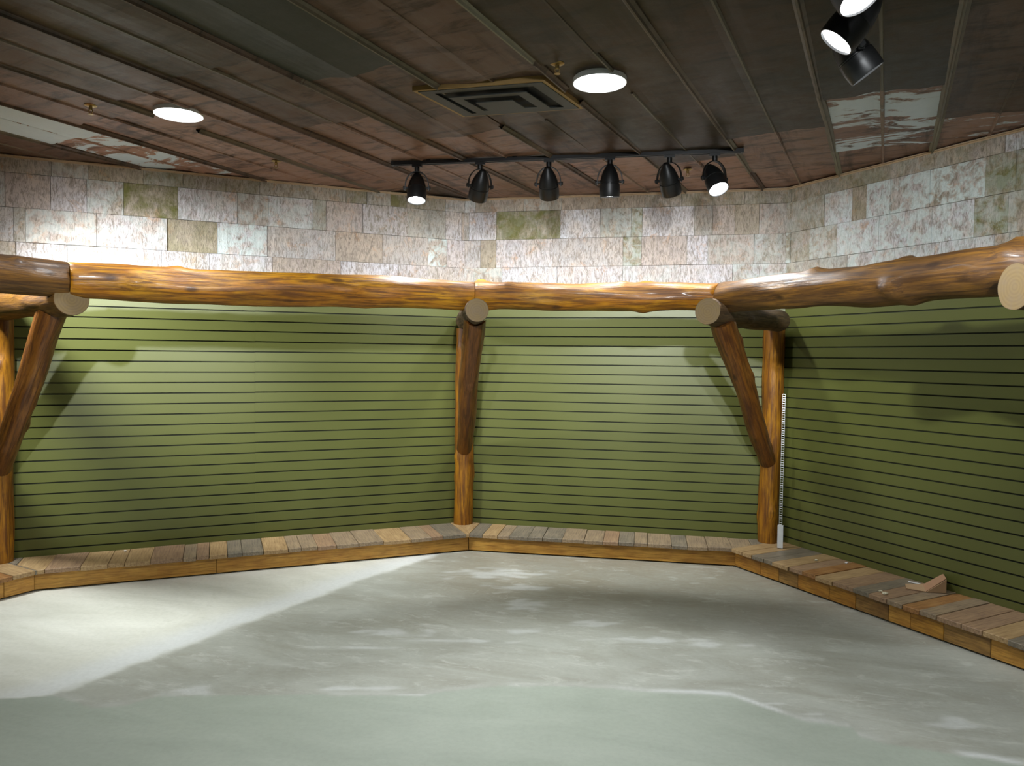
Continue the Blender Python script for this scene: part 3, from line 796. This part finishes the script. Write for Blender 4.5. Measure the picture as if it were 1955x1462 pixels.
def head(mount, D, label, power, size=66, soft=.05):
    """mount: point under the track; D: where the lamp looks"""
    D = D.normalized(); piv = Vector((mount.x, mount.y, ZP))
    t = empty('track_spotlight', (mount.x, mount.y, ZC-.041), label, 'spotlight', 'black track spotlights')
    O = t.location.copy()
    side = D.cross(Vector((0, 0, 1)))
    side = side.normalized() if side.length > .15 else None
    if side is None: side = TD
    if side.dot(TD) < 0: side = -side
    side = (side*1.0).normalized(); fwd = Vector((0, 0, 1)).cross(side).normalized()
    B3 = Matrix((side, fwd, Vector((0, 0, 1)))).transposed().to_4x4()
    m = MB(); m.box((-.032, -.013, -.016), (.032, .013, .0), Matrix(((TD.x, -TD.y, 0, 0), (TD.y, TD.x, 0, 0), (0, 0, 1, 0), (0, 0, 0, 1))))
    m.lathe([(0, -.048), (.016, -.048), (.017, -.046), (.017, -.016), (0, -.016)], None, 20)
    m.build('track_adapter', M['black'], t, angle=40)
    # horseshoe yoke
    pz = ZP-O.z; hw = .079; pts = []
    for k in range(29):
        a = PI*k/28; x = -hw*math.cos(a); z = pz+(-.046-pz)*math.sin(a)**.85
        pts.append(side*x+Vector((0, 0, z)))
    pts = [side*-hw+Vector((0, 0, pz-.016))]+pts+[side*hw+Vector((0, 0, pz-.016))]
    m = MB(); m.strip(pts, fwd, .022, .006); m.build('yoke', M['black'], t)
    for sg in (-1, 1):
        m = MB(); R = side.to_track_quat('Z', 'Y').to_matrix().to_4x4()
        m.lathe([(0, .060*1), (.008, .060), (.008, .077), (.012, .079), (.013, .090), (.010, .093), (0, .093)], Matrix.Translation((0, 0, pz)) @ (side*sg).to_track_quat('Z', 'Y').to_matrix().to_4x4(), 16)
        m.build('pivot_knob', M['black2'], t, angle=40)
    Rq = D.to_track_quat('Z', 'Y').to_matrix().to_4x4(); T = Matrix.Translation((0, 0, pz)) @ Rq
    m = MB()
    m.lathe([(0, -.112), (.016, -.112), (.020, -.109), (.024, -.100), (.036, -.080), (.048, -.055), (.057, -.025), (.0615, 0), (.0625, .006), (.0595, .008), (.0595, .013), (.0635, .015), (.0655, .05), (.0640, .085), (.0615, .094), (.0585, .094), (.0575, .086)], T, 40)
    m.build('lamp_housing', M['black'], t, angle=35)
    m = MB(); m.lathe([(.0575, .094*.92), (.052, .060), (.030, .035), (0.012, .028)], T, 32); m.build('reflector', M['reflector'], t, smooth=True)
    m = MB(); m.lathe([(.0574, .0865), (.040, .0875), (.02, .0885), (0, .0887)], T, 32); m.build('lamp_face', M['glow'], t, smooth=True)
    ld = bpy.data.lights.new('track_lamp', 'SPOT'); ld.energy = power; ld.color = LAMP_COL; ld.spot_size = math.radians(size); ld.spot_blend = 1.0; ld.shadow_soft_size = soft
    lo = bpy.data.objects.new('lamp_beam', ld); COL.objects.link(lo); lo.parent = t
    lo.location = Vector((0, 0, pz))+D*.10; lo.rotation_euler = D.to_track_quat('-Z', 'Y').to_euler()
    return t
TD = Vector(((TB-TA).normalized().x, (TB-TA).normalized().y, 0))
def aim(P, th, ix, iy):
    V = (Vector((0, 0, HC))-P).normalized(); Rr = V.cross(Vector((0, 0, 1))).normalized()*-1
    Rr = Vector((0, 0, 1)).cross(V).normalized(); Uu = V.cross(Rr).normalized()
    L = math.hypot(ix, iy); th = math.radians(th)
    return V*math.cos(th)+(Rr*ix+Uu*iy)/L*math.sin(th)
HEADS = [(798, 316, 61, -.03, -1, 'track spotlight at the left end of the row of six, its lit face showing'),
         (915, 308, 112, -.20, -1, 'track spotlight aimed at the wall, second from the left in the row of six'),
         (1046, 301, 112, .08, -1, 'track spotlight aimed at the wall, third from the left in the row of six'),
         (1164, 296, 85, 0, -1, 'track spotlight pointing straight down with only a thin bright rim, fourth in row'),
         (1279, 291, 110, .22, -1, 'track spotlight tilted to the right with its face hidden, fifth in the row of six'),
         (1366, 290, 50, .38, -.9, 'track spotlight with a glaring face at the right end of the row of six')]
PW = [.9, .85, .85, .7, .85, .9]
SZ = [120, 155, 155, 120, 155, 120]
for (x, y, th, ix, iy, lab), pw, sz in zip(HEADS, PW, SZ):
    P = on_z(x, y, ZC-.041); s = (Vector((P.x, P.y))-TA).dot((TB-TA).normalized()); q = TA+(TB-TA).normalized()*s
    head(Vector((q.x, q.y, 0)), aim(Vector((q.x, q.y, ZP)), th, ix, iy), lab, SPOT_POWER*pw, sz)
# second track, just past the top of the picture; three heads hang into view
H2 = [(1597, 79, 69, -.67, -.74, 'glaring spotlight at upper right facing down and left, between two others'),
      (1656, 140, 86.5, .56, -.83, 'lowest of the three spotlights at upper right, its face seen edge-on pointing down right'),
      (1642, -3, 55, .5, -.85, 'spotlight at upper right cut off by the top edge of the photo, glaring')]
mts = []
for x, y, th, ix, iy, lab in H2:
    D = aim(on_z(x, y, 2.58), th, ix, iy); z = ZP+.09*D.z
    Pm = on_z(x, y, z); D = aim(Pm, th, ix, iy); pv = Pm-D*.09; mts.append((pv, D, lab))
TD1 = TD
m0, m1 = mts[2][0], mts[1][0]
dd = Vector((m1.x-m0.x, m1.y-m0.y)).normalized(); TD = Vector((dd.x, dd.y, 0))
for (pv, D, lab), pw in zip(mts, (2.2, 1.1, 2.2)): head(Vector((pv.x, pv.y, 0)), D, lab, SPOT_POWER*pw, 95)
track(Vector((m0.x, m0.y))-dd*1.6, Vector((m1.x, m1.y))+dd*.06, 'second lighting track just above the three spotlights at upper right')

# third track over the viewer: its heads are aimed at the three walls and wash the bark
T3A, T3B = Vector((-1.5, 0.45)), Vector((1.1, -0.10))
track(T3A, T3B, 'lighting track over the viewer, outside the photo')
d3 = (T3B-T3A).normalized(); TD = Vector((d3.x, d3.y, 0))
for s3, tgt, pw, sz in ((.20, (-2.8, 5.2, 1.6), 0.95, 32), (.75, (-1.3, 5.8, 1.6), 0.85, 32), (1.30, (0.1, 6.0, 1.6), 0.8, 32), (1.85, (1.4, 5.8, 1.6), 0.85, 32), (2.40, (2.5, 4.85, 1.75), 0.95, 34)):
    q = T3A+d3*s3; head(Vector((q.x, q.y, 0)), Vector(tgt)-Vector((q.x, q.y, ZP)), 'track spotlight over the viewer aimed at the walls, outside the photo', WASH_POWER*pw, sz)
T4 = Vector((-3.15, 4.02)); TD = Vector((-FL.x, -FL.y, 0))  # added unseen track and head that brighten the top of the left wall
track(T4+FL*1.2, T4-FL*.08, 'added unseen lighting track past the left edge of the photo')
head(Vector((T4.x, T4.y, 0)), Vector((.42, .50, -.72)), 'added unseen track spotlight past the left edge of the photo', SPOT_POWER*4.6, 110, .18)

# ------------------------------------------------------------------ recessed can lights
def can(P, label, pw=1.0):
    t = empty('recessed_light', (P[0], P[1], ZC-.020), label, 'ceiling light', 'recessed ceiling lights')
    m = MB(); m.lathe([(.126, .020), (.127, -.006), (.1265, -.009), (.124, -.010), (.1225, -.006), (.1225, .004)], None, 48); m.build('trim_ring', M['white'], t, angle=40)
    m = MB(); m.lathe([(.1228, -.0045), (.06, -.0050), (0, -.0052)], None, 48); m.build('lens', M['glow_can'], t, smooth=True)
    ld = bpy.data.lights.new('can_lamp', 'SPOT'); ld.energy = CAN_POWER*pw; ld.color = LAMP_COL; ld.spot_size = math.radians(160); ld.spot_blend = 1.0; ld.shadow_soft_size = .11
    lo = bpy.data.objects.new('lamp_beam', ld); COL.objects.link(lo); lo.parent = t; lo.location = (0, 0, -.03)
c1 = on_z(341, 219, ZC-.026); c2 = on_z(1145, 158, ZC-.026)
can(c1, 'round recessed ceiling light at left, glowing white')
can(c2, 'round recessed ceiling light right of the square vent, glowing white')
st = Vector((c2.x-c1.x, c2.y-c1.y)); up = Vector((st.y, -st.x))
if up.y > 0: up = -up
for a, b in ((0, 1), (1, 1), (2, 1), (1, 2), (2, 0)):  # unseen cans added for fill, continuing the grid of the first two
    p = Vector((c1.x, c1.y))+st*a+up*b; can(p, 'added unseen recessed ceiling light outside the photo', .42)

# ------------------------------------------------------------------ square air vent
ZV = ZC-.028
V0 = on_z(787, 172, ZV).xy; ex = on_z(1040, 152, ZV).xy-V0; ey = on_z(884, 222, ZV).xy-V0
vt = empty('ceiling_vent', (V0.x, V0.y, ZV), 'dark square stepped air vent edged in wood on the ceiling', 'air vent')
def ring(m, a, b, z0, z1):   # a flat frame between two insets (fractions of the vent's own skewed square)
    def q(f): return [ex*x+ey*y for x, y in ((f, f), (1-f, f), (1-f, 1-f), (f, 1-f))]
    o, i = q(a), q(b)
    for k in range(4):
        k2 = (k+1) % 4; m.prism([o[k], o[k2], i[k2], i[k]], z0, z1)
m = MB(); ring(m, 0, .030, -.004, .026); m.build('wood_edging', M['vent_wood'], vt)
m = MB(); ring(m, .031, .125, -.007, .001); m.build('frame', M['vent'], vt)
for a, b, z0 in ((.20, .285, -.020), ):
    m = MB(); ring(m, a, b, z0, z0+.004); m.build('louvre', M['vent'], vt)
m = MB(); p4 = [ex*x+ey*y for x, y in ((.355, .355), (.645, .355), (.645, .645), (.355, .645))]; m.prism(p4, -.032, -.028); m.build('centre_plate', M['vent'], vt)
m = MB(); p4 = [ex*x+ey*y for x, y in ((.04, .04), (.96, .04), (.96, .96), (.04, .96))]; m.prism(p4, .004, .008); m.build('throat', M['vent_dark'], vt)

# ------------------------------------------------------------------ sprinklers
SPR = [((173, 203), 'small brass sprinkler left of the left ceiling light'), ((527, 309), 'small sprinkler by the wall, between the left light and the track'),
       ((1313, 325), 'small sprinkler behind the last two spotlights of the track'), ((1064, 123), 'small dark sprinkler at the end of the yellowish seam by the vent')]
for (x, y), lab in SPR:
    P = on_z(x, y, ZC-.02); t = empty('sprinkler', (P.x, P.y, ZC-.014), lab, 'sprinkler', 'ceiling sprinklers')
    m = MB(); m.lathe([(0, 0), (.030, 0), (.032, -.003), (.022, -.008), (.010, -.010), (0, -.010)], None, 24); m.build('escutcheon', M['brass'], t, angle=40)
    m = MB(); m.lathe([(.009, -.008), (.009, -.022), (.006, -.026), (0, -.026)], None, 12)
    for sg in (-1, 1): m.strip([Vector((sg*.007, 0, -.022)), Vector((sg*.011, 0, -.032)), Vector((sg*.004, 0, -.045))], Vector((0, 1, 0)), .004, .003)
    m.build('frame_arms', M['brass'], t)
    m = MB(); m.lathe([(0, -.045), (.006, -.045), (.014, -.046), (.014, -.048), (0, -.048)], None, 16); m.build('deflector', M['brass'], t, angle=40)

# ------------------------------------------------------------------ small things
# slotted strip leaning in the right corner
b = on_z(1489, 1046, ZT+.004)
topd = ray(1497, 752); tt = (b.y+.08)/topd.y; tp = Vector((topd.x*tt, topd.y*tt, HC+topd.z*tt))
ax = (tp-b); L = ax.length; q = ax.to_track_quat('Z', 'Y').to_matrix().to_4x4(); Mx = Matrix.Translation(b) @ q
m = MB(); hw = .0095
for sx in (-1, 1): m.box((sx*hw-.0008, -.003, 0), (sx*hw+.0008, .003, L))
k = 0; z = 0.0
while z < L:
    m.box((-hw, -.0025, z), (hw, .0015, z+.005)); z += .017
st_ = m.build('slotted_strip', M['chrome']); st_.matrix_world = Mx
tag(st_, 'thin shiny slotted strip standing upright in the corner beside the right post', 'strip')
m = MB(); m.box((-.019, -.007, .001), (.019, -.0052, .17)); m.box((-.019, .0052, .001), (.019, .007, .17))
for sx in (-1, 1): m.box((sx*.019-.001, -.007, .001), (sx*.019+.001, .007, .17))
for k in range(3): m.box((-.019, -.0085, .01+.05*k), (.019, -.007, .022+.05*k))
m.build('foot_sleeve', M['chrome'], st_)

# folded cardboard on the right deck
zt = ZT+.003
p0 = on_z(1730, 1124, zt); p1 = on_z(1768, 1130, zt); p1b = on_z(1762, 1117, zt); p0b = on_z(1728, 1116, zt)
def slab(name, quad, th, mat, parent=None):
    n = (quad[1]-quad[0]).cross(quad[3]-quad[0]).normalized()*th
    if n.z < 0 and abs(n.z) > th*.3: n = -n
    vs = quad+[v+n for v in quad]
    o = mesh(name, vs, [(3,2,1,0),(4,5,6,7),(0,1,5,4),(1,2,6,5),(2,3,7,6),(3,0,4,7)], mat, parent)
    return o
cb = empty('cardboard_piece', p1, 'torn brown cardboard piece bent upwards, on the right deck against the wall', 'cardboard')
O = p1.copy()
dwall, nwall = frame2(C[2], C[3])
pe = on_z(1806, 1132, zt)                                   # where the standing flap's foot is
t1 = pe+Vector((0, 0, .086))
quadA = [p0-O, p1-O, p1b+Vector((0, 0, .003))-O, p0b+Vector((0, 0, .003))-O]
slab('flat_flap', quadA, .004, M['card_edge'], cb)
back = (p1b-p1)*1.0
quadB = [p1-O, t1-O, t1+back*.75-O, p1b-O]
slab('raised_flap', quadB, .004, M['card'], cb)
quadC = [p1+(pe-p1)*.06-O, pe-O, t1-Vector((0, 0, .004))-O, p1+(t1-p1)*.06-O]
slab('side_flap', quadC, .0035, M['card_edge'], cb)
# white strip against the wall behind it
a = on_z(1734, 1110.5, ZT+.004); b2 = on_z(1757, 1115.5, ZT+.004); dr = (b2-a).normalized(); sd = Vector((-dr.y, dr.x, 0))*.004
ws = slab('white_strip', [a-sd, b2-sd, b2+sd, a+sd], .005, M['white']); base_at(ws, a); tag(ws, 'thin white strip lying at the foot of the right wall behind the cardboard', 'strip')
def crumple(P, r, seed, label, mat):
    rnd = random.Random(seed); vs = []; fs = []; n = 10; h = 6
    for j in range(h+1):
        for i in range(n):
            a = 2*PI*i/n; ph = PI*j/h; rr = r*(.7+.5*rnd.random())
            vs.append((rr*1.4*math.sin(ph)*math.cos(a), rr*math.sin(ph)*math.sin(a), max(0, r*.55+r*.7*math.cos(ph)*(.7+.4*rnd.random()))))
    for j in range(h):
        for i in range(n): fs.append((j*n+i, (j+1)*n+i, (j+1)*n+(i+1) % n, j*n+(i+1) % n))
    o = mesh('paper_scrap', vs, fs, mat, loc=(P.x, P.y, ZT+.002)); tag(o, label, 'scrap', 'scraps left on the decks')
crumple(on_z(1690, 1135, ZT), .013, 1, 'yellowish crumpled scrap near the front edge of the right deck, left of the cardboard', M['paper'])
crumple(on_z(1681, 1130, ZT), .009, 4, 'tiny scrap just behind the yellowish crumpled one on the right deck', M['paper'])
crumple(on_z(1616, 1076, ZT), .008, 2, 'small white scrap at the foot of the right wall, nearer the strip than the cardboard', M['white'])
crumple(on_z(1558, 1071, ZT), .010, 5, 'small tan scrap on the right deck near the corner post', M['paper'])
crumple(on_z(239, 1053, ZT), .007, 3, 'tiny white scrap on the left deck', M['white'])
